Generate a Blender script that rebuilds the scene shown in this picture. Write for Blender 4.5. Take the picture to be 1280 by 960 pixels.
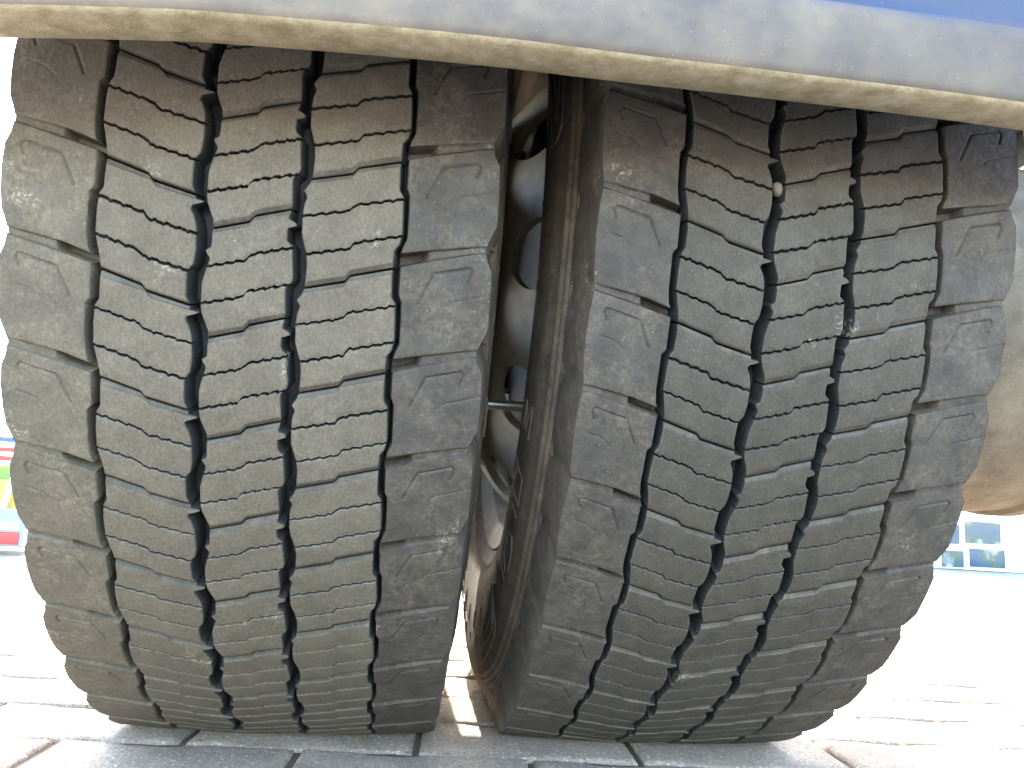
import bpy, bmesh, math, random
from mathutils import Matrix, Vector, noise
from math import pi, sin, cos, radians, sqrt
random.seed(7)
S = bpy.context.scene
for o in list(bpy.data.objects): bpy.data.objects.remove(o)
COL = S.collection

# ------------------------------------------------------------------ camera
H = 0.4665                                  # hub height above the ground (tyre radius 0.5, loaded)
cam = bpy.data.cameras.new('camera'); co = bpy.data.objects.new('camera', cam); COL.objects.link(co)
A = ((0.98968, 0.11827, -0.08086), (-0.12896, 0.98126, -0.14318), (0.06241, 0.15213, 0.98639))   # columns: right, forward, up
right = Vector([r[0] for r in A]); fwd = Vector([r[1] for r in A]); up = Vector([r[2] for r in A])
m = Matrix((right, up, -fwd)).transposed().to_4x4()
m.translation = Vector((0.10089, -0.92307, -0.25002 + H))
co.matrix_world = m
cam.sensor_width = 36; cam.lens = 960 / 1280 * 36
cam.clip_start = 0.02; cam.clip_end = 500
S.camera = co
S.render.resolution_x = 1024; S.render.resolution_y = 768

# ------------------------------------------------------------------ world and sun
SUN_EL, SUN_AZ = radians(36), radians(-1.5)   # azimuth measured from +Y towards +X
w = bpy.data.worlds.new('World'); S.world = w; w.use_nodes = True
nt = w.node_tree; bg = nt.nodes['Background']
sky = nt.nodes.new('ShaderNodeTexSky'); sky.sky_type = 'NISHITA'; sky.sun_disc = False
sky.sun_elevation = SUN_EL; sky.sun_rotation = SUN_AZ; sky.air_density = 1.0; sky.dust_density = 1.8; sky.ozone_density = 0.4
nt.links.new(sky.outputs[0], bg.inputs[0]); bg.inputs[1].default_value = 0.15
sl = bpy.data.lights.new('sun', 'SUN'); so = bpy.data.objects.new('sun', sl); COL.objects.link(so)
sl.energy = 2.0; sl.angle = radians(0.5); sl.color = (1, 0.94, 0.84)
d = Vector((sin(SUN_AZ) * cos(SUN_EL), cos(SUN_AZ) * cos(SUN_EL), sin(SUN_EL)))
so.rotation_euler = d.to_track_quat('Z', 'Y').to_euler(); so.location = d * 8
S.view_settings.view_transform = 'Standard'; S.view_settings.look = 'None'
S.view_settings.gamma = 1; S.view_settings.exposure = 4.12
S.render.engine = 'CYCLES'

# ------------------------------------------------------------------ helpers
def newmat(name, rough=0.7, metal=0.0, spec=0.5):
    M = bpy.data.materials.new(name); M.use_nodes = True
    b = M.node_tree.nodes['Principled BSDF']
    b.inputs['Roughness'].default_value = rough; b.inputs['Metallic'].default_value = metal
    b.inputs['Specular IOR Level'].default_value = spec
    return M, M.node_tree, b
class N:
    """small node-graph helper working on world positions"""
    def __init__(s, nt):
        s.nt = nt; s.geo = nt.nodes.new('ShaderNodeNewGeometry'); s.pos = s.geo.outputs['Position']
    def noise(s, scale, detail=4, rough=0.55, stretch=None, dist=0):
        n = s.nt.nodes.new('ShaderNodeTexNoise'); n.inputs['Scale'].default_value = scale
        n.inputs['Detail'].default_value = detail; n.inputs['Roughness'].default_value = rough
        n.inputs['Distortion'].default_value = dist
        v = s.pos
        if stretch:
            mp = s.nt.nodes.new('ShaderNodeMapping'); s.nt.links.new(s.pos, mp.inputs[0])
            mp.inputs['Scale'].default_value = stretch; v = mp.outputs[0]
        s.nt.links.new(v, n.inputs['Vector']); return n.outputs[0]
    def voro(s, scale, rnd=1):
        n = s.nt.nodes.new('ShaderNodeTexVoronoi'); n.inputs['Scale'].default_value = scale
        n.inputs['Randomness'].default_value = rnd
        s.nt.links.new(s.pos, n.inputs['Vector']); return n
    def ramp(s, fac, stops):
        r = s.nt.nodes.new('ShaderNodeValToRGB'); s.nt.links.new(fac, r.inputs[0])
        e = r.color_ramp.elements
        while len(e) < len(stops): e.new(0.5)
        for el, (p, c) in zip(e, stops):
            el.position = p; el.color = (c, c, c, 1) if not isinstance(c, tuple) else (*c, 1)
        return r.outputs[0]
    def mix(s, fac, a, b, mode='MIX'):
        n = s.nt.nodes.new('ShaderNodeMix'); n.data_type = 'RGBA'; n.blend_type = mode
        for i, x in ((0, fac), (6, a), (7, b)):
            if isinstance(x, (int, float)): n.inputs[i].default_value = x
            elif isinstance(x, tuple): n.inputs[i].default_value = (*x, 1)
            else: s.nt.links.new(x, n.inputs[i])
        return n.outputs[2]
    def math(s, op, a, b=0.0, clamp=False):
        n = s.nt.nodes.new('ShaderNodeMath'); n.operation = op; n.use_clamp = clamp
        for i, x in ((0, a), (1, b)):
            if isinstance(x, (int, float)): n.inputs[i].default_value = x
            else: s.nt.links.new(x, n.inputs[i])
        return n.outputs[0]
    def sep(s):
        n = s.nt.nodes.new('ShaderNodeSeparateXYZ'); s.nt.links.new(s.pos, n.inputs[0]); return n.outputs
    def bump(s, h, strength, dist, b, prev=None):
        n = s.nt.nodes.new('ShaderNodeBump'); n.inputs['Strength'].default_value = strength
        n.inputs['Distance'].default_value = dist; s.nt.links.new(h, n.inputs['Height'])
        if prev is not None: s.nt.links.new(prev, n.inputs['Normal'])
        s.nt.links.new(n.outputs[0], b.inputs['Normal']); return n.outputs[0]
def link(M_nt, out, sock): M_nt.links.new(out, sock)

def rubber(name, dark, light, dust, dust_amt, stain=0.5, grain=1.0, rough=0.72):
    M, t, b = newmat(name, rough, 0, 0.35); n = N(t)
    c = n.mix(n.ramp(n.noise(60, 8, 0.62), [(0.35, 0.0), (0.68, 1.0)]), dark, light)
    d1 = n.ramp(n.noise(34, 10, 0.74), [(0.5 - 0.1 * stain, 0.0), (0.72, 1.0)])
    d2 = n.ramp(n.noise(230, 6, 0.75), [(0.42, 0.0), (0.66, 1.0)])
    c = n.mix(n.math('MULTIPLY', n.math('MULTIPLY', d1, d2), dust_amt, True), c, dust)
    st = n.ramp(n.noise(9, 5, .6), [(.35, 0.), (.65, 1.)])
    c = n.mix(n.math('MULTIPLY', st, .30), c, n.mix(1.0, c, (.62, .60, .58), 'MULTIPLY'))
    sc = n.math('MULTIPLY', n.ramp(n.noise(26, 3), [(.66, 0.), (.72, 1.)]), n.ramp(n.noise(420, 5, .8), [(.50, 0.), (.62, .8)]))
    c = n.mix(sc, c, (.30, .26, .19))
    # light mineral specks
    v = n.voro(330); sp = n.ramp(v.outputs['Distance'], [(0.05, 1.0), (0.13, 0.0)])
    sel = n.ramp(n.noise(180, 2), [(0.56, 0.0), (0.64, 1.0)])
    c = n.mix(n.math('MULTIPLY', n.math('MULTIPLY', sp, sel), 0.75), c, (0.34, 0.31, 0.26))
    # fine abrasion grain
    g = n.noise(800, 3, 0.7, stretch=(1, .6, .6))
    c = n.mix(0.42 * grain, c, n.ramp(g, [(0.3, 0.15), (0.7, 0.85)]), 'OVERLAY')
    link(t, c, b.inputs['Base Color'])
    p = n.bump(n.noise(900, 4, 0.65), 0.55 * grain, 0.0006, b)
    p = n.bump(n.noise(90, 5, 0.6), 0.5, 0.0012, b, p)
    n.bump(n.noise(260, 2, 0.5, stretch=(1, 0.22, 0.22)), 0.25, 0.0006, b, p)
    r = n.ramp(n.noise(45, 6), [(0.3, rough - 0.12), (0.7, rough + 0.12)])
    link(t, r, b.inputs['Roughness'])
    return M
M_tread = rubber('worn_tread_rubber', (0.082, 0.065, 0.0425), (0.105, 0.083, 0.055), (0.19, 0.17, 0.13), 0.45)
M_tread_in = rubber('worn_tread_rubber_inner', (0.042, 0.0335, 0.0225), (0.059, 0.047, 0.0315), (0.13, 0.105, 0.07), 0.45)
M_shoulder_l = rubber('worn_shoulder_rubber', (0.072, 0.058, 0.039), (0.098, 0.079, 0.053), (0.24, 0.19, 0.12), 0.7, .7, 0.9)
M_ledge = rubber('dusty_arris_rubber', (0.046, 0.038, 0.027), (0.082, 0.067, 0.047), (0.20, 0.165, 0.12), 0.5, .8, .8)
M_shoulder = rubber('dusty_shoulder_rubber', (0.034, 0.027, 0.020), (0.056, 0.045, 0.033), (0.20, 0.145, 0.09), 0.6, .8, 0.7)
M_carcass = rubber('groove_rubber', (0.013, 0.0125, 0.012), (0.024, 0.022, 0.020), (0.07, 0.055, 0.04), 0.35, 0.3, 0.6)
M_side = rubber('sidewall_rubber', (0.050, 0.039, 0.029), (0.105, 0.078, 0.052), (0.24, 0.17, 0.105), 0.8, 1.3, 0.5, 0.8)

def tag(o, label=None, cat=None, group=None, kind=None):
    if label: o['label'] = label
    if cat: o['category'] = cat
    if group: o['group'] = group
    if kind: o['kind'] = kind
    return o
def mesh(name, verts, faces, mat, parent=None, smooth=True, angle=35):
    me = bpy.data.meshes.new(name); me.from_pydata(verts, [], faces); me.validate()
    me.materials.append(mat)
    if smooth:
        me.shade_smooth(); me.set_sharp_from_angle(angle=radians(angle))
    o = bpy.data.objects.new(name, me); COL.objects.link(o)
    if parent: o.parent = parent
    return o
def empty(name, loc):
    o = bpy.data.objects.new(name, None); COL.objects.link(o); o.location = loc; o.empty_display_size = 0.05
    return o
def bmobj(name, bm, mat, parent=None, smooth=True, angle=35):
    me = bpy.data.meshes.new(name); bmesh.ops.recalc_face_normals(bm, faces=bm.faces); bm.to_mesh(me); bm.free()
    me.materials.append(mat)
    if smooth: me.shade_smooth(); me.set_sharp_from_angle(angle=radians(angle))
    o = bpy.data.objects.new(name, me); COL.objects.link(o)
    if parent: o.parent = parent
    return o
def box(bm, x0, x1, y0, y1, z0, z1, bev=0.0, seg=2):
    r = bmesh.ops.create_cube(bm, size=1, matrix=Matrix.Translation(((x0+x1)/2, (y0+y1)/2, (z0+z1)/2)) @ Matrix.Diagonal((x1-x0, y1-y0, z1-z0, 1)))
    if bev:
        es = {e for v in r['verts'] for e in v.link_edges}
        bmesh.ops.bevel(bm, geom=list(es), offset=bev, segments=seg, affect='EDGES', profile=0.6)
def cyl(bm, p0, p1, r0, r1=None, n=24, caps=True):
    p0, p1 = Vector(p0), Vector(p1); dd = p1 - p0
    M = Matrix.Translation((p0 + p1) / 2) @ dd.to_track_quat('Z', 'Y').to_matrix().to_4x4()
    bmesh.ops.create_cone(bm, cap_ends=caps, segments=n, radius1=r0, radius2=r0 if r1 is None else r1, depth=dd.length, matrix=M)
def interp(pts, x):
    if x <= pts[0][0]: return pts[0][1]
    for (a, fa), (b, fb) in zip(pts, pts[1:]):
        if x <= b: return fa + (fb - fa) * (x - a) / (b - a)
    return pts[-1][1]
def periodic(pts):
    """profile given on 0..1, wrapped"""
    return lambda t: interp(pts, t % 1.0)

# ------------------------------------------------------------------ tyre geometry (mm, tyre coordinates)
PITCH = 2 * pi * 500 / 50
def crownR(x): return 500 - 0.265e-3 * x * x
def wrap(x, s, dep):
    """x across the tread, s along the circumference (up is +) at R 500, dep below the crown -> metres, hub at origin"""
    r = (crownR(x) - dep) / 1000; a = s / 500
    return (x / 1000, -r * cos(a), r * sin(a))
BASE = 14.5

RIBS = [  # inner three ribs: x of left and right edge against t, slit shape, s of the slit at its left end
    dict(L=[(0,-82.2),(.137,-82.5),(.267,-82.8),(.317,-84.9),(.484,-85.8),(.675,-85.9),(.88,-83.2),(.99,-82.3),(1,-82.2)],
         R=[(0,-33.1),(.04,-33.2),(.052,-28.2),(.065,-27.6),(.078,-29.6),(.09,-33.6),(.14,-35.2),(.177,-33.2),(.275,-31.4),(.35,-31),(.5,-30.8),(.625,-31.8),(.673,-34.2),(.715,-35),(.92,-35.1),(.985,-33.4),(1,-33.1)],
         f=[(0,0),(.457,-6.8),(.514,-10.1),(1,-15.7)], s0=-74.6, led=(3.4, 1.5)),
    dict(L=[(0,-22.3),(.13,-22.6),(.18,-22.8),(.205,-25.6),(.225,-25.8),(.25,-23.6),(.29,-23.3),(.4,-25.3),(.505,-26.9),(.69,-27.0),(.78,-26.3),(.935,-22.5),(1,-22.3)],
         R=[(0,19.8),(.10,19.3),(.12,23.5),(.14,25),(.155,22.5),(.17,19),(.218,18.8),(.288,18.9),(.33,22.2),(.475,22.8),(.62,23.6),(.66,22.8),(.71,20.1),(.74,19.7),(.947,20.4),(1,19.8)],
         f=[(0,0),(.455,5.4),(.53,9.2),(1,14.8)], s0=-171+2*PITCH, led=(2.6, 2.8)),
    dict(L=[(0,30.2),(.04,29.4),(.076,28.2),(.115,26.3),(.135,26.3),(.165,28.4),(.258,26.7),(.364,26.4),(.52,26.7),(.697,30),(.8,30.7),(1,30.2)],
         R=[(0,79.4),(.266,80),(.323,82.5),(.5,83.2),(.662,83.6),(.77,82.5),(.825,79.8),(1,79.4)],
         f=[(0,0),(.457,5.6),(.514,9.3),(1,15.7)], s0=-200+3*PITCH, led=(2.8, 3.0)),
]
def rib_block(rib, seed):
    rnd = random.Random(seed)
    L, R = periodic(rib['L']), periodic(rib['R'])
    f = rib['f']; up_led, lo_led = rib['led']       # ledge below the slit / above the next slit (mm)
    # rows: (distance below slit in mm, depth, weight of sipe wave, which sipe)
    rows = [(0.62, BASE + 0.5, 0, 0), (0.60, 2.7, 0, 0), (0.85, 2.1, 0, 0), (up_led * .7, 1.6, 0, 0), (up_led, 1.25, 0, 0), (up_led + .45, 0.22, 0, 0), (up_led + 1.2, 0, 0, 0)]
    sip = [0.352 * PITCH + rnd.uniform(-.4, .4), 0.688 * PITCH + rnd.uniform(-.4, .4)]
    p = up_led + 1.2
    for k, sc in enumerate(sip):
        a = p; b = sc - 1.9
        nseg = 9
        for i in range(1, nseg):
            u = i / nseg; rows.append((a + (b - a) * u, 0, max(0, (u - .6) / .4), k))
        hw = rnd.uniform(.66, .88)
        for dx, dep in ((-1.9, .02), (-1.35, .14), (-hw - .25, .38), (-hw, .8), (-hw * .85, 6), (hw * .85, 6), (hw, .8), (hw + .25, .38), (1.35, .12), (1.9, 0)):
            rows.append((sc + dx, dep, 1, k))
        p = sc + 1.9
    e = PITCH - lo_led
    for i in range(1, 10):
        u = i / 10; rows.append((p + (e - 1.2 - p) * u, 0, max(0, (.4 - u) / .4), 1))
    rows += [(e - 1.2, 0, 0, 0), (e - .35, .25, 0, 0), (e, 1.1, 0, 0), (PITCH - lo_led * .6, 1.7, 0, 0), (PITCH - .85, 2.2, 0, 0), (PITCH - .60, 2.7, 0, 0), (PITCH - .62, BASE + .5, 0, 0)]
    # the first rows before sipe 1 lean on sipe 1; wave of the sipes
    nb = 7.5; ph = [rnd.uniform(0, 2 * pi) for _ in range(4)]
    def wave(k, a):
        fade = min(1, a / .04, (1 - a) / .04)
        q = noise.noise(Vector((a * 34, seed * 3.7, k * 9.1)))
        z = sin(a * nb * 2 * pi + ph[k]) + .45 * sin(a * nb * 4.3 * pi + ph[k + 2])
        return fade * (z * .40 + q * .45)
    NC = 86
    cols = [('wl', BASE + .5, 0), ('wl', 5, 0), ('wl', .7, 0), ('e', .22, .25)] + [('t', 0, i / NC) for i in range(NC + 1)] + [('f', .22, .25), ('wr', .7, 0), ('wr', 5, 0), ('wr', BASE + .5, 0)]
    V = []; MI = []; nr = len(rows); ncol = len(cols)
    for (q, dep, wt, k) in rows:
        tt = q / PITCH; xl, xr = L(tt), R(tt)
        for (kind, wd, a) in cols:
            if kind == 't': aa = a; x = xl + .7 + (xr - xl - 1.4) * a; dd = dep
            elif kind == 'e': aa = 0; x = xl + .25; dd = max(dep, wd)
            elif kind == 'f': aa = 1; x = xr - .25; dd = max(dep, wd)
            elif kind == 'wl': aa = 0; x = xl - .16 * max(0, wd - .7); dd = max(wd, dep)
            else: aa = 1; x = xr + .16 * max(0, wd - .7); dd = max(wd, dep)
            s = -q + interp(f, aa) + (wave(k, aa) * wt if wt else 0)
            if dd < .8 and dep == 0:
                dd += .10 * (1 + noise.noise(Vector((x * .12, s * .12, seed)))) + .05 * noise.noise(Vector((x * .6, s * .6, seed + 5)))
            if dep == 0 or dep < .3:
                bnd = [up_led, sip[0], sip[1], e]
                for b0, b1 in zip(bnd, bnd[1:]):
                    if b0 <= q <= b1: u_ = (q - b0) / (b1 - b0); dd += .50 * u_ * u_ + .1 * (1 - u_) ** 3
            if kind in 'ef': dd += .25 * max(0, noise.noise(Vector((x * .5, s * .5, seed + 3))))
            if .05 < dep < .7 and kind == 't':
                dd += .35 * max(0, noise.noise(Vector((x * .7, k * 7, seed + 1))))
            V.append(wrap(x, s, dd))
    F = []
    for j in range(nr - 1):
        for i in range(ncol - 1):
            a = j * ncol + i; F.append((a, a + 1, a + ncol + 1, a + ncol))
            t0, t1 = rows[j][0], rows[j + 1][0]
            ledge = (t1 <= up_led + .6 or t0 >= e - .5) and rows[j][1] < 3 and rows[j + 1][1] < 3 and 3 <= i < ncol - 5
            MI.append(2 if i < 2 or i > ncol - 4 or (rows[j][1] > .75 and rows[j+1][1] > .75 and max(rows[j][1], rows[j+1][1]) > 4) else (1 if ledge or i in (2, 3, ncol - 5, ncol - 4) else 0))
    return V, F, MI

def segd(px, py, pts):
    b = 1e9
    for (ax, ay), (bx, by) in zip(pts, pts[1:]):
        dx, dy = bx - ax, by - ay; t = max(0, min(1, ((px-ax)*dx + (py-ay)*dy) / (dx*dx + dy*dy)))
        b = min(b, math.hypot(px - ax - t*dx, py - ay - t*dy))
    return b
SH = [
  dict(sgn=-1, top=[(85,0),(87.7,0),(102.4,4.1),(130.8,11.2),(139,12.8)], w=[(85,5.3),(104,6.2),(122,5.2),(132,4.2)],
       xi=[(0,87.5),(.32,87.8),(.38,90.4),(.73,90.6),(.86,89.6),(.93,87.2),(1,86.8)],
       xo=[(0,133.2),(.10,134.4),(.2,137),(.4,137.9),(.6,137.6),(.76,136.6),(.84,134.4),(.9,133.2),(1,133.2)],
       s0=-71.4, ref=-71.4, deep=105,
       lines=[([(-126.6,-77.2),(-128.4,-72.2),(-126.8,-69.7),(-106.2,-75.1),(-98.8,-91.6)],.5,1.1), ([(-129.5,-86.7),(-120.4,-89.1),(-114.3,-94.1)],.35,.5)]),
  dict(sgn=1, top=[(84,0),(103.7,5.9),(127.9,12.1),(139,13.5)], w=[(84,8.0),(103,6.3),(120,5.0),(132,4.2)],
       xi=[(0,84.2),(.274,84.4),(.36,86.4),(.766,86.9),(.847,84.6),(.93,83.6),(1,83.6)],
       xo=[(0,133),(.06,134),(.16,137.2),(.4,138),(.72,138.2),(.82,135.4),(.9,133),(1,133)],
       s0=-182.6+2*PITCH, ref=-182.6, deep=98,
       lines=[([(95.6,-203.4),(103.9,-184.6),(124.8,-179.6),(126.5,-181.7),(124.3,-188.5)],.5,1.1), ([(111.9,-204.6),(115.1,-200.8),(137.9,-194.4)],.35,.5)]),
]
SH.append(dict(SH[0], xo=[(0,135.6),(.06,136.2),(.2,137.2),(.4,137.9),(.6,137.6),(.80,136.9),(.9,135.6),(1,135.6)], inner=True))
def shoulder_block(sh, seed):
    sg = sh['sgn']
    NB, NV = 84, 10
    lines = [([(abs(x), s - sh['ref']) for x, s in pts], wd, dp) for pts, wd, dp in sh['lines']]
    cols = [('w', BASE + .5), ('w', 5), ('w', .7), ('e', .25)] + [('t', i / 70) for i in range(71)] + [('o', v) for v in ((.15, .25), (.4, .9), (.6, 2.4), (.85, 5), (1.5, 10), (2.4, 18), (4.0, 29), (6.2, 42))]
    V = []
    for j in range(NB + NV + 1):
        inv = j > NB
        tau = j / NB if not inv else 1 + (j - NB) / NV
        # fraction of pitch for edge profiles
        tp = tau * .9 if not inv else .9 + .1 * (tau - 1)
        xi, xo = interp(sh['xi'], tp), interp(sh['xo'], tp)
        for c in cols:
            base_d = 0; kind = c[0]
            if kind == 't': x = xi + .7 + (xo - xi - .7) * c[1]; dd = 0
            elif kind == 'e': x = xi + .25; dd = c[1]
            elif kind == 'w': x = xi - .14 * max(0, c[1] - .7); dd = c[1]
            else: x = xo + c[1][0]; dd = c[1][1]
            xc = min(x, 139)
            st = interp(sh['top'], xc); wv = interp(sh['w'], xc)
            L = PITCH - wv
            if not inv:
                s = st - L * tau
                if kind in 'te':
                    # rounded ends of the block
                    e0 = min(L * tau, L * (1 - tau)); 
                    if e0 < 1.2: dd += .35 * (1 - e0 / 1.2) ** 2
                    for pts, wd, dp in lines:
                        q = segd(x, s, pts)
                        if q < wd + .5: dd += dp * (1 - max(0, q - wd * .4) / (wd * .6 + .5)) if q > wd * .4 else dp
                    dd += .28 * (1 + noise.noise(Vector((x * .06, s * .06, seed)))) + .16 * noise.noise(Vector((x * .3, s * .3, seed + 2))) + .05 * noise.noise(Vector((x, s, seed)))
            else:
                u = (j - NB) / NV
                s = st - L - wv * u
                deepf = 1 if x < sh['deep'] - 2 else (0 if x > sh['deep'] + 2 else (sh['deep'] + 2 - x) / 4)
                fl = 2.6 + 8.5 * deepf - (1.2 if x > 122 else 0) * min(1, (x - 122) / 8)
                prof = 0.35 if u <= 0.0 else 1
                sl = min(1, u / .12, (1 - u) / .14)
                vd = fl * max(0, min(1, sl)) + .3 * noise.noise(Vector((x * .2, s * .3, seed)))
                dd = max(dd, vd) if kind != 'o' else dd + min(vd, 3.0) * max(0, 1 - c[1][1] / 40)
            V.append(wrap(sg * x, s, dd))
    ncol = len(cols); F = []
    for j in range(NB + NV):
        for i in range(ncol - 1):
            a = j * ncol + i
            F.append((a, a + ncol, a + ncol + 1, a + 1) if sg > 0 else (a, a + 1, a + ncol + 1, a + ncol))
    return V, F

NVAR = 4
block_meshes = []
def mk_mesh(name, V, F, mat, ang=38, MI=None, mat2=None):
    me = bpy.data.meshes.new(name); me.from_pydata(V, [], F); me.materials.append(mat)
    if MI:
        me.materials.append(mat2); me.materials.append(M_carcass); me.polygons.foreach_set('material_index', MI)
    me.shade_smooth(); me.set_sharp_from_angle(angle=radians(ang)); return me
for k, sh in enumerate(SH):
    sh['meshes'] = [mk_mesh('shoulder_block', *shoulder_block(sh, 11 * v + k), M_shoulder) for v in range(NVAR)]
for k, rb in enumerate(RIBS):
    rb['meshes'] = []
    for v in range(NVAR):
        V, F, MI = rib_block(rb, 17 * v + 3 * k); rb['meshes'].append(mk_mesh('tread_block', V, F, M_tread, 38, MI, M_ledge))

def lathe(prof, n, close=False):
    V, F = [], []
    for i in range(n):
        a = 2 * pi * i / n
        for (x, r) in prof: V.append((x, -r * cos(a), r * sin(a)))
    k = len(prof)
    for i in range(n):
        j = (i + 1) % n
        for q in range(k - 1 + (1 if close else 0)):
            q2 = (q + 1) % k
            F.append((i * k + q, j * k + q, j * k + q2, i * k + q2))
    return V, F
# half profile of the tyre's skin from the tread centre outwards (metres)
def half(W=.1556):
    p = [(x / 1000, (crownR(x) - BASE) / 1000) for x in (0, 20, 40, 60, 80, 100, 115, 126)]
    p += [(.1320, .478), (.1350, .466), (.1382, .4565), (.1410, .4500), (.1424, .4492), (.1426, .4472), (.1428, .4460), (.1448, .4450), (.1456, .4435), (.1452, .4415), (.1462, .4400), (.1480, .4390), (.1486, .4372), (.1484, .4350),
          (.1522, .428), (.1538, .418), (.1551, .405), (.1556, .392), (.1550, .378), (.1532, .362), (.1500, .346), (.1462, .332), (.1440, .3265), (.1444, .3245), (.1425, .3215), (.1385, .314), (.1345, .3065), (.1300, .3010), (.1220, .2950), (.112, .2905)]
    k = (W - .1300) / .0256
    return [(x if x < .135 else .135 + (x - .135) * (W - .135) / .0206, r) for x, r in p]
hp = half()
prof = [(-x, r) for x, r in reversed(hp[1:])] + hp
prof_outer = [(-x, r) for x, r in reversed(hp[1:])] + half(.1505)
SIDE = hp[8:]
def side_x(r, SIDE=SIDE):
    """x of the sidewall at radius r"""
    for (xa, ra), (xb, rb_) in zip(SIDE, SIDE[1:]):
        if rb_ <= r <= ra: return xb + (xa - xb) * (r - rb_) / (ra - rb_) if ra != rb_ else xa
    return SIDE[-1][0]
def flat_contact(V, ground=-H, thick=0.0):
    """squash what lies below the ground plane into a flat contact patch"""
    return [(x * (1 + (0.05 * max(0, (-z - .40)) / .08 if abs(x) > .138 else 0)), y, max(z, ground + thick)) for x, y, z in V]

# ---- wheel disc (rim) with hand holes
M_rim, t_, b_ = newmat('dusty_rim_paint', 0.6, 0.0, 0.4); n_ = N(t_)
c_ = n_.mix(n_.ramp(n_.noise(9, 6, .6), [(.35, 0.), (.7, 1.)]), (0.12, 0.102, 0.078), (0.25, 0.21, 0.15))
c_ = n_.mix(n_.ramp(n_.noise(60, 7, .7), [(.5, 0.), (.8, .8)]), c_, (0.10, 0.07, 0.045))
link(t_, c_, b_.inputs['Base Color']); n_.bump(n_.noise(300, 4), .3, .0008, b_)
link(t_, n_.ramp(n_.noise(30, 5), [(.3, .55), (.7, .8)]), b_.inputs['Roughness'])
M_steel, t_, b_ = newmat('dirty_steel', .35, .9, .5); n_ = N(t_)
link(t_, n_.mix(n_.noise(80, 5), (.35, .33, .29), (.16, .14, .11)), b_.inputs['Base Color'])
M_iron, t_, b_ = newmat('dark_cast_iron', .6, .3, .4); n_ = N(t_)
link(t_, n_.mix(n_.ramp(n_.noise(25, 7), [(.4, 0.), (.7, 1.)]), (.02, .02, .022), (.07, .055, .04)), b_.inputs['Base Color'])
n_.bump(n_.noise(200, 5), .4, .001, b_)

M_drum, t_, b_ = newmat('black_brake_drum', .8, 0, .2); b_.inputs['Base Color'].default_value = (.004, .004, .005, 1)
DISC = [(.1680, .125), (.1680, .188), (.1660, .194), (.1610, .2010), (.1530, .2130), (.1430, .2270), (.1330, .2390), (.1230, .2490), (.1120, .2570), (.0980, .2625), (.080, .2645)]
def disc_at(u):
    """u 0..1 along the disc profile"""
    L = [0]
    for a, b in zip(DISC, DISC[1:]): L.append(L[-1] + math.hypot(a[0]-b[0], a[1]-b[1]))
    q = u * L[-1]
    for i in range(len(DISC) - 1):
        if q <= L[i+1]:
            v = (q - L[i]) / (L[i+1] - L[i]); return (DISC[i][0] + v * (DISC[i+1][0] - DISC[i][0]), DISC[i][1] + v * (DISC[i+1][1] - DISC[i][1]))
    return DISC[-1]
DL = sum(math.hypot(a[0]-b[0], a[1]-b[1]) for a, b in zip(DISC, DISC[1:]))
def disc_mesh(sgn, phase, holes=10, rh=0.033, uc=.62):
    """disc with oval hand holes; sgn: side on which the mounting face lies"""
    V, F = [], []; TH = 0.009
    def pt(th, u, off=0):
        x, r = disc_at(min(max(u, 0), 1)); x2, r2 = disc_at(min(u + .01, 1)); x1, r1 = disc_at(max(u - .01, 0))
        nx, nr = (r2 - r1), -(x2 - x1); l = math.hypot(nx, nr) or 1
        x -= nx / l * off; r -= nr / l * off
        return (sgn * x, -r * cos(th), r * sin(th))
    dth = 2 * pi / holes; rc = disc_at(uc)[1]; K = 32; RG = 6
    for h in range(holes):
        tc = phase + h * dth
        ring = []
        for q in range(RG + 1):
            for k in range(K):
                b = 2 * pi * k / K
                cx, cy = cos(b), sin(b); mx = max(abs(cx), abs(cy))
                ox, oy = cx / mx, cy / mx                       # square boundary in -1..1
                # snap the boundary to the cell
                ax = cx * rh * 1.05 / rc; ay = cy * rh / DL
                bx = ox * dth / 2; by = oy * (uc if oy < 0 else 1 - uc)
                w_ = (q / RG) ** 1.3
                for off in (0, TH):
                    V.append(pt(tc + ax + (bx - ax) * w_, uc + ay + (by - ay) * w_, off))
        base = h * (RG + 1) * K * 2
        I = lambda q, k, s: base + ((q * K + k % K) * 2 + s)
        for q in range(RG):
            for k in range(K):
                F.append((I(q, k, 0), I(q, k+1, 0), I(q+1, k+1, 0), I(q+1, k, 0)))
                F.append((I(q, k, 1), I(q+1, k, 1), I(q+1, k+1, 1), I(q, k+1, 1)))
        for k in range(K): F.append((I(0, k, 0), I(0, k, 1), I(0, k+1, 1), I(0, k+1, 0)))
    return V, F
BARREL = [(.1365, .3050), (.1345, .3062), (.1310, .3050), (.1270, .2990), (.1250, .2900), (.1200, .2850), (.080, .2790), (.055, .2680), (-.055, .2680), (-.080, .2790), (-.1200, .2850), (-.1250, .2900), (-.1270, .2990), (-.1310, .3050), (-.1345, .3062), (-.1365, .3050),
          (-.1340, .2990), (-.1310, .2880), (-.1240, .2790), (-.085, .2710), (-.058, .2615), (.058, .2615), (.085, .2710), (.1240, .2790), (.1310, .2880), (.1340, .2990)]

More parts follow.
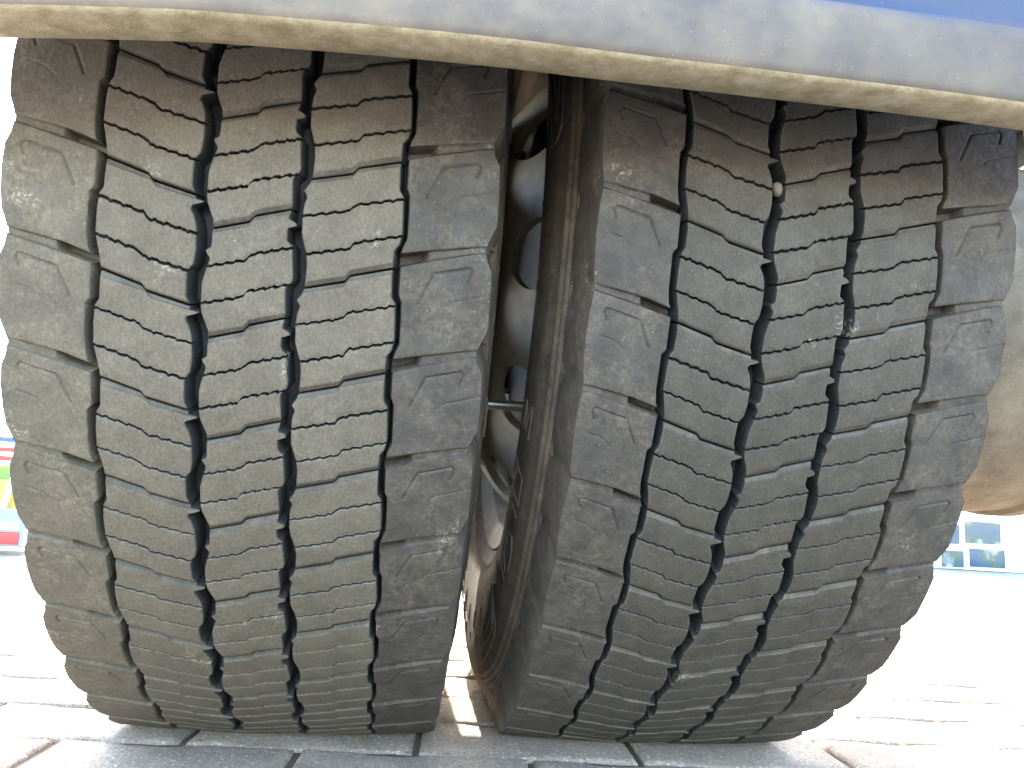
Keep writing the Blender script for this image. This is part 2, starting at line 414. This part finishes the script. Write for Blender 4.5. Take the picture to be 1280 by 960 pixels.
def ridge(bm, pts, wdt=.0009, hgt=.0009):
    """thin raised moulding along points on the sidewall: pts are (x, r, angle)"""
    P = [Vector((x, -r * cos(a), r * sin(a))) for x, r, a in pts]
    rows = []
    for i, p in enumerate(P):
        t = (P[min(i+1, len(P)-1)] - P[max(i-1, 0)]).normalized()
        sx = 1 if p.x > 0 else -1
        nrm = Vector((sx, 0, 0)); side = t.cross(nrm).normalized()
        rows.append([bm.verts.new(p + side * wdt), bm.verts.new(p + side * wdt * .5 + nrm * hgt), bm.verts.new(p - side * wdt * .5 + nrm * hgt), bm.verts.new(p - side * wdt)])
    for a, b in zip(rows, rows[1:]):
        for q in range(3): bm.faces.new((a[q], a[q+1], b[q+1], b[q]))

def build_wheel(name, X, label, disc_side, hole_phase):
    root = empty(name, (X, 0, H)); tag(root, label, 'truck wheel', 'dual wheels on the drive axle')
    V, F = lathe(prof_outer if X == 0 else prof, 360)
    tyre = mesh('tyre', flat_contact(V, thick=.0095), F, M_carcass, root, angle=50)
    tyre.data.materials.append(M_side)
    nfp = len(prof)
    for p in tyre.data.polygons:
        c = p.center
        if abs(c.x) > .134: p.material_index = 1
    # tread blocks, five rows of fifty
    rnd = random.Random(int(X * 1000) + 5)
    last = {}
    for kind, defs in (('tread_block', RIBS), ('shoulder_block', SH)):
        for rb in defs:
            if kind == 'shoulder_block' and rb['sgn'] < 0 and rb.get('inner', False) != (X > 0): continue
            prev = -1
            for i in range(50):
                v = rnd.randrange(NVAR)
                if v == prev: v = (v + 1) % NVAR
                prev = v
                me = rb['meshes'][v]
                ang = (rb['s0'] - PITCH * i) / 500
                # does the block reach the ground?
                mid = (ang - .5 * PITCH / 500 + pi) % (2 * pi) - pi
                o = bpy.data.objects.new(kind, me)
                # rotation about X so that s=0 goes to angle ang (angle grows upwards from -Y)
                if abs(mid + pi / 2) < .50:
                    me = me.copy(); ca, sa = cos(-ang), sin(-ang)
                    co_ = [v_.co.copy() for v_ in me.vertices]
                    for v_, c in zip(me.vertices, co_):
                        y, z = c.y * ca - c.z * sa, c.y * sa + c.z * ca
                        dpt = 0.5 - math.hypot(y, z)
                        zz = z
                        lo = -H + min(.0095, max(0.0004, (dpt - .002) * .8))
                        if zz < lo: zz = lo
                        v_.co = (c.x, y, zz)
                    o.data = me
                else:
                    o.rotation_euler = (-ang, 0, 0)
                COL.objects.link(o); o.parent = tyre
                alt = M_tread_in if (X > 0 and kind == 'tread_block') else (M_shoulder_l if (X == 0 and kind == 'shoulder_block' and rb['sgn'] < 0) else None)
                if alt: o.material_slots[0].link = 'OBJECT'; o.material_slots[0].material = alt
    # side mouldings
    for sgn in (-1, 1):
        sd = half(.1505)[8:] if (X == 0 and sgn > 0) else SIDE
        bm = bmesh.new()
        for i in range(72):                                   # radial vent lines
            a = 2 * pi * i / 72 + .02
            r0, r1 = (.392, .374) if i % 2 else (.418, .400)
            ridge(bm, [(sgn * (side_x(r0 + (r1 - r0) * q / 4, sd)), r0 + (r1 - r0) * q / 4, a) for q in range(5)], .0005, .0009)
        tag(bmobj('vent_line', bm, M_side, tyre, smooth=False), kind='stuff')
        bm = bmesh.new()
        for i in range(190):                                  # serrations under the shoulder
            a = 2 * pi * i / 190
            ridge(bm, [(sgn * .1412, .4515, a), (sgn * .1392, .4560, a + .001), (sgn * .1368, .4640, a + .002)], .0017, .0018)
        tag(bmobj('shoulder_serration', bm, M_side, tyre, smooth=False), kind='stuff')
        # outlined raised lettering, too worn to read
        def outline(pl, a0):
            bm = bmesh.new(); q = []
            for (da, dr) in pl:
                r = .398 + dr; q.append((sgn * (side_x(r, sd) + .0002), r, a0 + da))
            q2 = []
            for A_, B_ in zip(q, q[1:]):
                for k in range(6):
                    u = k / 6; r = A_[1] + (B_[1] - A_[1]) * u; q2.append((sgn * (side_x(r, sd) + .0002), r, A_[2] + (B_[2] - A_[2]) * u))
            ridge(bm, q2 + [q[-1]], .0008, .0011); bmobj('raised_mark', bm, M_side, tyre, smooth=False)
        for g in range(5):
            a0 = -1.25 + g * 1.26
            outline([(0,.022),(.02,.03),(.22,.03),(.25,.024),(.25,-.012),(.23,-.018),(.19,-.010),(.03,.006),(0,.012),(0,.022)], a0)
            outline([(.035,.018),(.2,.022),(.22,.008),(.05,.012),(.035,.018)], a0)
            outline([(.42,.018),(.44,.024),(.50,.024),(.52,.018),(.50,.004),(.44,.004),(.42,.018)], a0)
            outline([(.60,.020),(.66,.020),(.66,-.004),(.60,-.004),(.60,.020)], a0)
            outline([(.74,.020),(.80,.022),(.80,.016),(.75,.010),(.80,.002),(.74,-.002)], a0)
    # rim
    V, F = lathe(BARREL, 128, close=True)
    rim = mesh('rim', V, F, M_rim, root, angle=40)
    V, F = disc_mesh(disc_side, hole_phase)
    mesh('wheel_disc', V, F, M_rim, rim, angle=40)
    for i in range(10):
        a = 2 * pi * i / 10 + hole_phase + pi / 10
        bm = bmesh.new(); y, z = -.1675 * cos(a), .1675 * sin(a)
        s = -1 if disc_side > 0 else 1
        cyl(bm, (disc_side * .159, y, z), (disc_side * .140, y, z), .016, n=6)
        bmobj('wheel_nut', bm, M_steel, rim, angle=25)
    return root, tyre, rim

outer, outer_tyre, outer_rim = build_wheel('truck_wheel', 0, 'outer wheel of the dual pair with its worn tread, on the left beside open daylight', 1, radians(20))
inner, inner_tyre, inner_rim = build_wheel('truck_wheel', .337, 'inner wheel of the dual pair, on the right, its hand holes showing in the gap', -1, radians(-4))
# valve extension rod across the gap
bm = bmesh.new(); cyl(bm, (-.200, -.200, -.159), (-.108, -.200, -.159), .0047, n=20); cyl(bm, (-.207, -.200, -.159), (-.200, -.200, -.159), .0062, n=12)
bmobj('valve_rod', bm, M_steel, inner)

# ------------------------------------------------------------------ ground
def concrete(name, brick=False, ca=(.30, .225, .16), cb=(.43, .33, .24)):
    M, t, b = newmat(name, .85, 0, .3); n = N(t)
    c = n.mix(n.ramp(n.noise(9, 6), [(.3, 0.), (.7, 1.)]), ca, cb)
    c = n.mix(n.ramp(n.noise(700, 3, .6), [(.35, 0.), (.65, 1.)]), c, (.42, .41, .39), 'MIX') if False else c
    v = n.voro(300); c = n.mix(n.math('MULTIPLY', n.ramp(v.outputs['Distance'], [(.25, 1.), (.5, 0.)]), .75), c, n.ramp(n.noise(260, 2), [(.35, (.05, .05, .05)), (.5, (.30, .25, .19)), (.64, (.80, .72, .62))]))
    c = n.mix(n.math('MULTIPLY', n.ramp(n.noise(14, 8, .7), [(.5, 0.), (.75, 1.)]), .5), c, (.13, .10, .075))
    if brick:
        k = t.nodes.new('ShaderNodeTexBrick'); mp = t.nodes.new('ShaderNodeMapping'); mp.inputs['Rotation'].default_value = (0, 0, -.05)
        t.links.new(n.pos, mp.inputs[0]); t.links.new(mp.outputs[0], k.inputs['Vector'])
        k.inputs['Scale'].default_value = 1; k.inputs['Brick Width'].default_value = .197; k.inputs['Row Height'].default_value = .098; k.inputs['Mortar Size'].default_value = .003
        c = n.mix(k.outputs['Fac'], c, (.20, .17, .13))
    link(t, c, b.inputs['Base Color'])
    p = n.bump(n.noise(330, 4, .75), 1.0, .0035, b); n.bump(n.noise(60, 4), .5, .003, b, p)
    return M
M_paver = concrete('concrete_paver'); M_yard = concrete('paved_yard', True, (.24, .22, .195), (.33, .305, .275))
M_sand, t_, b_ = newmat('joint_sand', .95, 0, .2); n_ = N(t_)
link(t_, n_.mix(n_.noise(500, 4), (.07, .042, .025), (.24, .17, .11)), b_.inputs['Base Color']); n_.bump(n_.noise(400, 4), 1, .003, b_)
bm = bmesh.new(); bmesh.ops.create_grid(bm, x_segments=8, y_segments=8, size=80, matrix=Matrix.Translation((0, 0, -.012)))
tag(bmobj('ground', bm, M_yard, smooth=False), 'sunlit concrete block paving of the yard reaching to the horizon', kind='structure')
PX, PY = .197, .098
x0, x1, y0, y1 = -1.18, 2.17, -.62, 1.05
V = []; F = []
nx, ny = 160, 80
for j in range(ny + 1):
    for i in range(nx + 1):
        x = x0 + (x1 - x0) * i / nx; y = y0 + (y1 - y0) * j / ny
        V.append((x, y, -.0038 + .0016 * noise.noise(Vector((x * 40, y * 40, 1))) + .001 * noise.noise(Vector((x * 160, y * 160, 1)))))
for j in range(ny):
    for i in range(nx): a = j * (nx + 1) + i; F.append((a, a + 1, a + nx + 2, a + nx + 1))
pave = mesh('pavement', V, F, M_sand, smooth=True); tag(pave, 'grey block paving under the truck with sand in its joints', kind='structure')
def paver(seed):
    """interlocking block with gently notched long edges, worn arris"""
    rnd = random.Random(seed); n = 20
    hw, hh = PX / 2 - .0024, PY / 2 - .0018
    def wob(u): return .0075 * (interp([(0, 0), (.18, 0), (.30, 1), (.45, 1), (.60, 0), (1, 0)], u))
    out = []
    for i in range(n): u = i / n; out.append((-hw + 2 * hw * u, -hh - wob(u) + .0035))
    for i in range(10): u = i / 10; out.append((hw, -hh + .0035 + (2 * hh) * u))
    for i in range(n): u = 1 - i / n; out.append((-hw + 2 * hw * u, hh - wob(u) + .0035))
    for i in range(10): u = i / 10; out.append((-hw, hh + .0035 - (2 * hh) * u))
    K = len(out); V = []; F = []
    rings = [(0, -.03), (0, -.0045), (.0012, -.0018), (.0035, -.0004), (.007, 0)]
    for (ins, z) in rings:
        for (x, y) in out:
            j = 1 + .12 * rnd.uniform(-1, 1) * (ins > 0)
            V.append((x * (1 - ins * j / hw), y - (y - .0035) * ins * j / hh, z + (rnd.uniform(-.0003, .0003) if ins else 0)))
    for r in range(len(rings) - 1):
        for k in range(K):
            F.append((r * K + k, r * K + (k + 1) % K, (r + 1) * K + (k + 1) % K, (r + 1) * K + k))
    F.append(tuple((len(rings) - 1) * K + k for k in range(K)))
    return mk_mesh('paver', V, F, M_paver, 60)
pm = [paver(s) for s in range(3)]
rot = -.06
rows_ = 0
cnt = 0
for j in range(-5, 11):
    for i in range(-6, 11):
        u = i * PX + (PX / 2 if j % 2 else 0) - .160; v = j * PY - .168 + .0
        x = u * cos(rot) - v * sin(rot) + .0; y = u * sin(rot) + v * cos(rot)
        if not (x0 + .1 < x < x1 - .1 and y0 + .06 < y < y1 - .06): continue
        o = bpy.data.objects.new('paver', pm[(i * 7 + j * 3) % 3]); COL.objects.link(o)
        o.location = (x, y, random.uniform(-.0006, .0004)); o.rotation_euler = (random.uniform(-.003, .003), random.uniform(-.003, .003), rot + random.uniform(-.006, .006) + (pi if False else 0))
        o.parent = pave; cnt += 1

# ------------------------------------------------------------------ mudguard
M_guard, t_, b_ = newmat('blue_mudguard_surface', .3, 0, .22); n_ = N(t_)
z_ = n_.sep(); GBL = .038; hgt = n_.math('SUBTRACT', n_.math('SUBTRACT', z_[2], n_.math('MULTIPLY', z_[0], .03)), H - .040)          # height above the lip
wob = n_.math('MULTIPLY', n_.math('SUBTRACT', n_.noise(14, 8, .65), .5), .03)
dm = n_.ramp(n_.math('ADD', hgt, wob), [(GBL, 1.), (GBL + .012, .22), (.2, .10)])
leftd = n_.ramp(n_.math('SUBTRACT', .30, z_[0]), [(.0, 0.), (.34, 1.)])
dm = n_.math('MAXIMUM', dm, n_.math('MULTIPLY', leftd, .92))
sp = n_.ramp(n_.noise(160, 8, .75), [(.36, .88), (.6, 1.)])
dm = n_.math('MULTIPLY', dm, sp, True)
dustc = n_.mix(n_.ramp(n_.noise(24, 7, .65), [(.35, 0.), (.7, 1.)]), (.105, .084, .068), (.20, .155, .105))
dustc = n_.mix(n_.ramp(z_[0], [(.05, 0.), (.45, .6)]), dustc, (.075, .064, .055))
c_ = n_.mix(dm, (.018, .038, .085), dustc)  # blue base tone, mostly bare above the dust band towards the right
vv = n_.voro(380); spk = n_.math('MULTIPLY', n_.ramp(vv.outputs['Distance'], [(.06, 1.), (.16, 0.)]), n_.ramp(n_.noise(90, 2), [(.52, 0.), (.62, .6)]))
c_ = n_.mix(spk, c_, (.26, .23, .20))
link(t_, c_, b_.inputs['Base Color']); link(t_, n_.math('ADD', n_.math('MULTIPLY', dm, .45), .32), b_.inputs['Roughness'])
n_.bump(n_.noise(350, 5, .7), .35, .0006, b_)
M_lip, t_, b_ = newmat('dusty_guard_lip', .75, 0, .4); n_ = N(t_)
link(t_, n_.mix(n_.ramp(n_.noise(70, 8, .7), [(.35, 0.), (.68, 1.)]), (.22, .175, .09), (.44, .36, .23)), b_.inputs['Base Color']); n_.bump(n_.noise(500, 6, .7), .9, .0012, b_)
guard = empty('mudguard', (.19, 0, H)); tag(guard, 'blue mudguard with a dusty lower lip hanging over both tyres', 'mudguard')
GX0, GX1 = -.29 - .19, .62 - .19
def guard_mesh():
    path = []                                   # (y, z) relative to hub, outer face from rear lip up and over to the front lip
    path += [(-.553, -.0310), (-.556, -.0345), (-.568, -.0365), (-.5795, -.0370), (-.5835, -.0355), (-.5855, -.032), (-.5870, -.020), (-.5872, -.004), (-.5868, .004), (-.5800, .010), (-.5795, .016)]
    for k in range(0, 60):
        a = math.asin(.03 / .58) + (pi - .02) * k / 59
        if a > pi - .12: break
        path.append((-.582 * cos(a), .582 * sin(a)))
    V = []; nxx = 72
    for i in range(nxx + 1):
        x = GX0 + (GX1 - GX0) * i / nxx
        for (y, z) in path:
            # chamfer the front lower corners
            yy, zz = y, z
            # slight warp of the rear lip as in the photograph
            if z < .03 and y < 0:
                X_ = x + .19
                zz += .010 * (X_ / .42) - .0035 + .0008 * sin(X_ * 21) + interp([(-.2, -.004), (-.11, -.0035), (-.02, .003), (.135, .0062), (.245, .0062), (.42, .0022), (.62, 0)], X_) + (-.004 * math.exp(-((X_ + .16) / .06) ** 2))
            V.append((x, yy, zz))
    n = len(path); F = []
    for i in range(nxx):
        for k in range(n - 1):
            a = i * n + k
            # cut the front corners
            y, z = path[k]
            if y > .3:
                lim = .0 + max(0, (.24 - z) * .45)
                if i / nxx * (GX1 - GX0) < lim or (nxx - 1 - i) / nxx * (GX1 - GX0) < lim: continue
            F.append((a, a + n, a + n + 1, a + 1))
    return V, F, n
V, F, npth = guard_mesh()
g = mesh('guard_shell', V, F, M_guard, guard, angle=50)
g.data.materials.append(M_lip)
for p in g.data.polygons:
    if p.center.y < -.5 and p.center.z < .02 and p.normal.z < -.5 or (p.center.y < -.5 and abs(p.normal.z) > .5 and p.center.z < -.02): p.material_index = 1
sm = g.modifiers.new('thickness', 'SOLIDIFY'); sm.thickness = .003; sm.offset = -1

# ------------------------------------------------------------------ axle and chassis behind the inner wheel
M_axle, t_, b_ = newmat('dust_coated_housing', .8, 0, .35); n_ = N(t_)
c_ = n_.mix(n_.ramp(n_.noise(18, 8, .65), [(.35, 0.), (.7, 1.)]), (.085, .068, .046), (.19, .15, .10))
v_ = n_.voro(160); c_ = n_.mix(n_.math('MULTIPLY', n_.ramp(v_.outputs['Distance'], [(.05, 1.), (.2, 0.)]), .4), c_, (.28, .24, .17))
link(t_, c_, b_.inputs['Base Color']); n_.bump(n_.noise(150, 6), .5, .0015, b_)
axle = empty('drive_axle', (.9, 0, H)); tag(axle, 'dust coated drive axle housing to the right of the inner tyre', 'axle')
bm = bmesh.new(); cyl(bm, (-.40, 0, 0), (.6, 0, 0), .075, n=40); bmobj('axle_tube', bm, M_axle, axle)
V, F = lathe([(-.37, .07), (-.355, .13), (-.32, .175), (-.27, .205), (-.20, .222), (-.13, .229), (-.06, .222), (-.055, .228), (-.035, .228), (-.03, .215), (.08, .18), (.15, .10), (.17, .07)], 64)
mesh('differential_housing', V, F, M_axle, axle, angle=25)
bm = bmesh.new(); cyl(bm, (-.42, 0, 0), (-.675, 0, 0), .235, .235, n=64); bmobj('brake_drum', bm, M_drum, axle)
for i in range(18):
    a = 2 * pi * i / 18; bm = bmesh.new(); cyl(bm, (-.030, -.221 * cos(a), .221 * sin(a)), (-.022, -.221 * cos(a), .221 * sin(a)), .008, n=6)
    bmobj('flange_bolt', bm, M_axle, axle, angle=25)
bm = bmesh.new(); box(bm, -.16, .25, -.245, -.10, .052, .064, .003); bmobj('spring_plate', bm, M_axle, axle, angle=30)
for q, (bx, by) in enumerate(((-.135, -.215), (-.10, -.17), (-.02, -.215))):
    bm = bmesh.new(); cyl(bm, (bx, by, .064), (bx, by, .084), .015, n=6); cyl(bm, (bx, by, .084), (bx, by, .118), .008, n=14)
    bmobj('spring_bolt', bm, M_axle, axle, angle=25)
bm = bmesh.new(); cyl(bm, (-.2, -.12, .13), (.3, -.10, .16), .026, n=20); cyl(bm, (-.13, -.118, .132), (-.10, -.117, .134), .032, n=20); bmobj('brake_rod', bm, M_axle, axle, angle=25)
frame = empty('chassis_rail', (.80, 0, .95)); tag(frame, 'dark chassis rail above the axle, seen past the top of the inner tyre', 'chassis rail')
bm = bmesh.new(); box(bm, .02, .10, -.16, 1.2, -.235, .15, .006); bmobj('rail', bm, M_iron, frame)
bm = bmesh.new(); box(bm, -.03, .5, -.22, -.165, -.315, .14, .006); bmobj('cross_member', bm, M_iron, frame)
susp = empty('air_spring', (.66, .1, H)); tag(susp, 'dusty air spring and bracket standing on the axle beside the inner tyre', 'air spring')
bm = bmesh.new(); box(bm, -.11, .09, -.05, .35, .075, .10, .004); bmobj('bracket', bm, M_axle, susp)
V = []; F = []; K = 40
pr = [(.0, .10), (.095, .10), (.118, .115), (.125, .14), (.120, .165), (.108, .18), (.118, .195), (.124, .22), (.118, .245), (.10, .26), (0, .262)]
for i in range(K):
    a = 2 * pi * i / K
    for r, z in pr: V.append((r * cos(a), .15 + r * sin(a), z))
n = len(pr)
for i in range(K):
    for q in range(n - 1): F.append((i * n + q, ((i + 1) % K) * n + q, ((i + 1) % K) * n + q + 1, i * n + q + 1))
mesh('bellows', V, F, M_iron, susp)

# ------------------------------------------------------------------ far things, mostly washed out by the light
def flat(name, col, rough=.6, spec=.5):
    M, t, b = newmat(name, rough, 0, spec); n = N(t)
    link(t, n.mix(n.ramp(n.noise(6, 5), [(.3, 0.), (.7, 1.)]), tuple(c * .85 for c in col), col), b.inputs['Base Color']); return M
M_white = flat('white_paint', (.8, .79, .76)); M_blue = flat('blue_plastic', (.05, .11, .45)); M_red = flat('red_plastic', (.50, .05, .04))
M_yel = flat('yellow_board', (.5, .36, .07)); M_green = flat('green_board', (.12, .24, .05)); M_bin = flat('grey_blue_crate', (.22, .30, .36))
M_glass, t_, b_ = newmat('tinted_pane', .08, 0, .6); n_ = N(t_)
link(t_, n_.ramp(n_.noise(6, 4, .5), [(.3, (.02, .05, .085)), (.46, (.035, .07, .10)), (.54, (.05, .08, .05)), (.60, (.16, .19, .2)), (.72, (.5, .5, .5))]), b_.inputs['Base Color'])

def part(name, parent, mat, fn):
    bm = bmesh.new(); fn(bm); return bmobj(name, bm, mat, parent, angle=30)
rack = empty('display_rack', (-1.10, 1.5, 0)); tag(rack, 'sunlit rack with blue, cream and red stripes at the left edge', 'rack')
z0 = .232
for k, (m_, h_) in enumerate(((M_white, .012), (M_red, .016), (M_white, .010), (M_red, .015), (M_white, .014), (M_blue, .016))):
    part('stripe_board', rack, m_, lambda bm: box(bm, -.35, .16, 0, .02, z0, z0 + h_ - .001, .001)); z0 += h_
part('back_board', rack, M_green, lambda bm: box(bm, -.35, .14, .03, .045, .12, .231, .001))
part('yellow_board', rack, M_yel, lambda bm: box(bm, -.30, .12, .012, .028, .09, .19, .001))
part('post', rack, M_white, lambda bm: cyl(bm, (.060, -.01, .232), (.02, -.01, 0), .008))
part('post', rack, M_white, lambda bm: cyl(bm, (-.330, -.01, .232), (-.33, -.01, 0), .008))
part('base', rack, M_white, lambda bm: box(bm, -.35, .14, 0, .05, .0, .088, .003))
crate = empty('crate', (-1.02, 1.42, 0)); tag(crate, 'grey blue crate with a red label standing before the striped rack', 'crate')
part('box_body', crate, M_bin, lambda bm: box(bm, -.06, .08, -.05, .05, .012, .110, .006))
part('label_plate', crate, M_red, lambda bm: box(bm, -.005, .07, -.0535, -.0505, .018, .052, .0005))
part('label_plate', crate, M_white, lambda bm: box(bm, .0, .065, -.0535, -.0505, .058, .078, .0005))
kiosk = empty('white_hut', (3.5, 3.32, 0)); tag(kiosk, 'white painted hut wall with small four pane window at the right', 'hut')
part('wall', kiosk, M_white, lambda bm: box(bm, -.7, 1.2, .02, .9, -.01, 1.2, .01))
for (xa, xb, za, zb) in ((-.285, -.148, .004, .100), (-.108, .118, .012, .118), (-.300, -.172, .138, .250), (-.132, .095, .148, .276)):
    f = part('window_frame', kiosk, M_white, lambda bm: box(bm, xa - .012, xb + .012, .004, .019, za - .006, zb + .010, .002))
    part('pane', f, M_glass, lambda bm: box(bm, xa, xb, -.002, .0035, za, zb))

# pebble wedged in a groove
bm = bmesh.new(); bmesh.ops.create_icosphere(bm, subdivisions=3, radius=.0032)
for v in bm.verts: v.co *= 1 + .3 * noise.noise(v.co * 300 + Vector((3, 1, 2))); v.co.z *= 1.4
M_peb = flat('pale_stone', (.15, .115, .085), .9)
peb = bmobj('pebble', bm, M_peb, angle=30); peb.location = (.3115, -.4915, H - .047); tag(peb, 'small pale stone wedged in a groove of the inner tyre, near its top', 'stone')
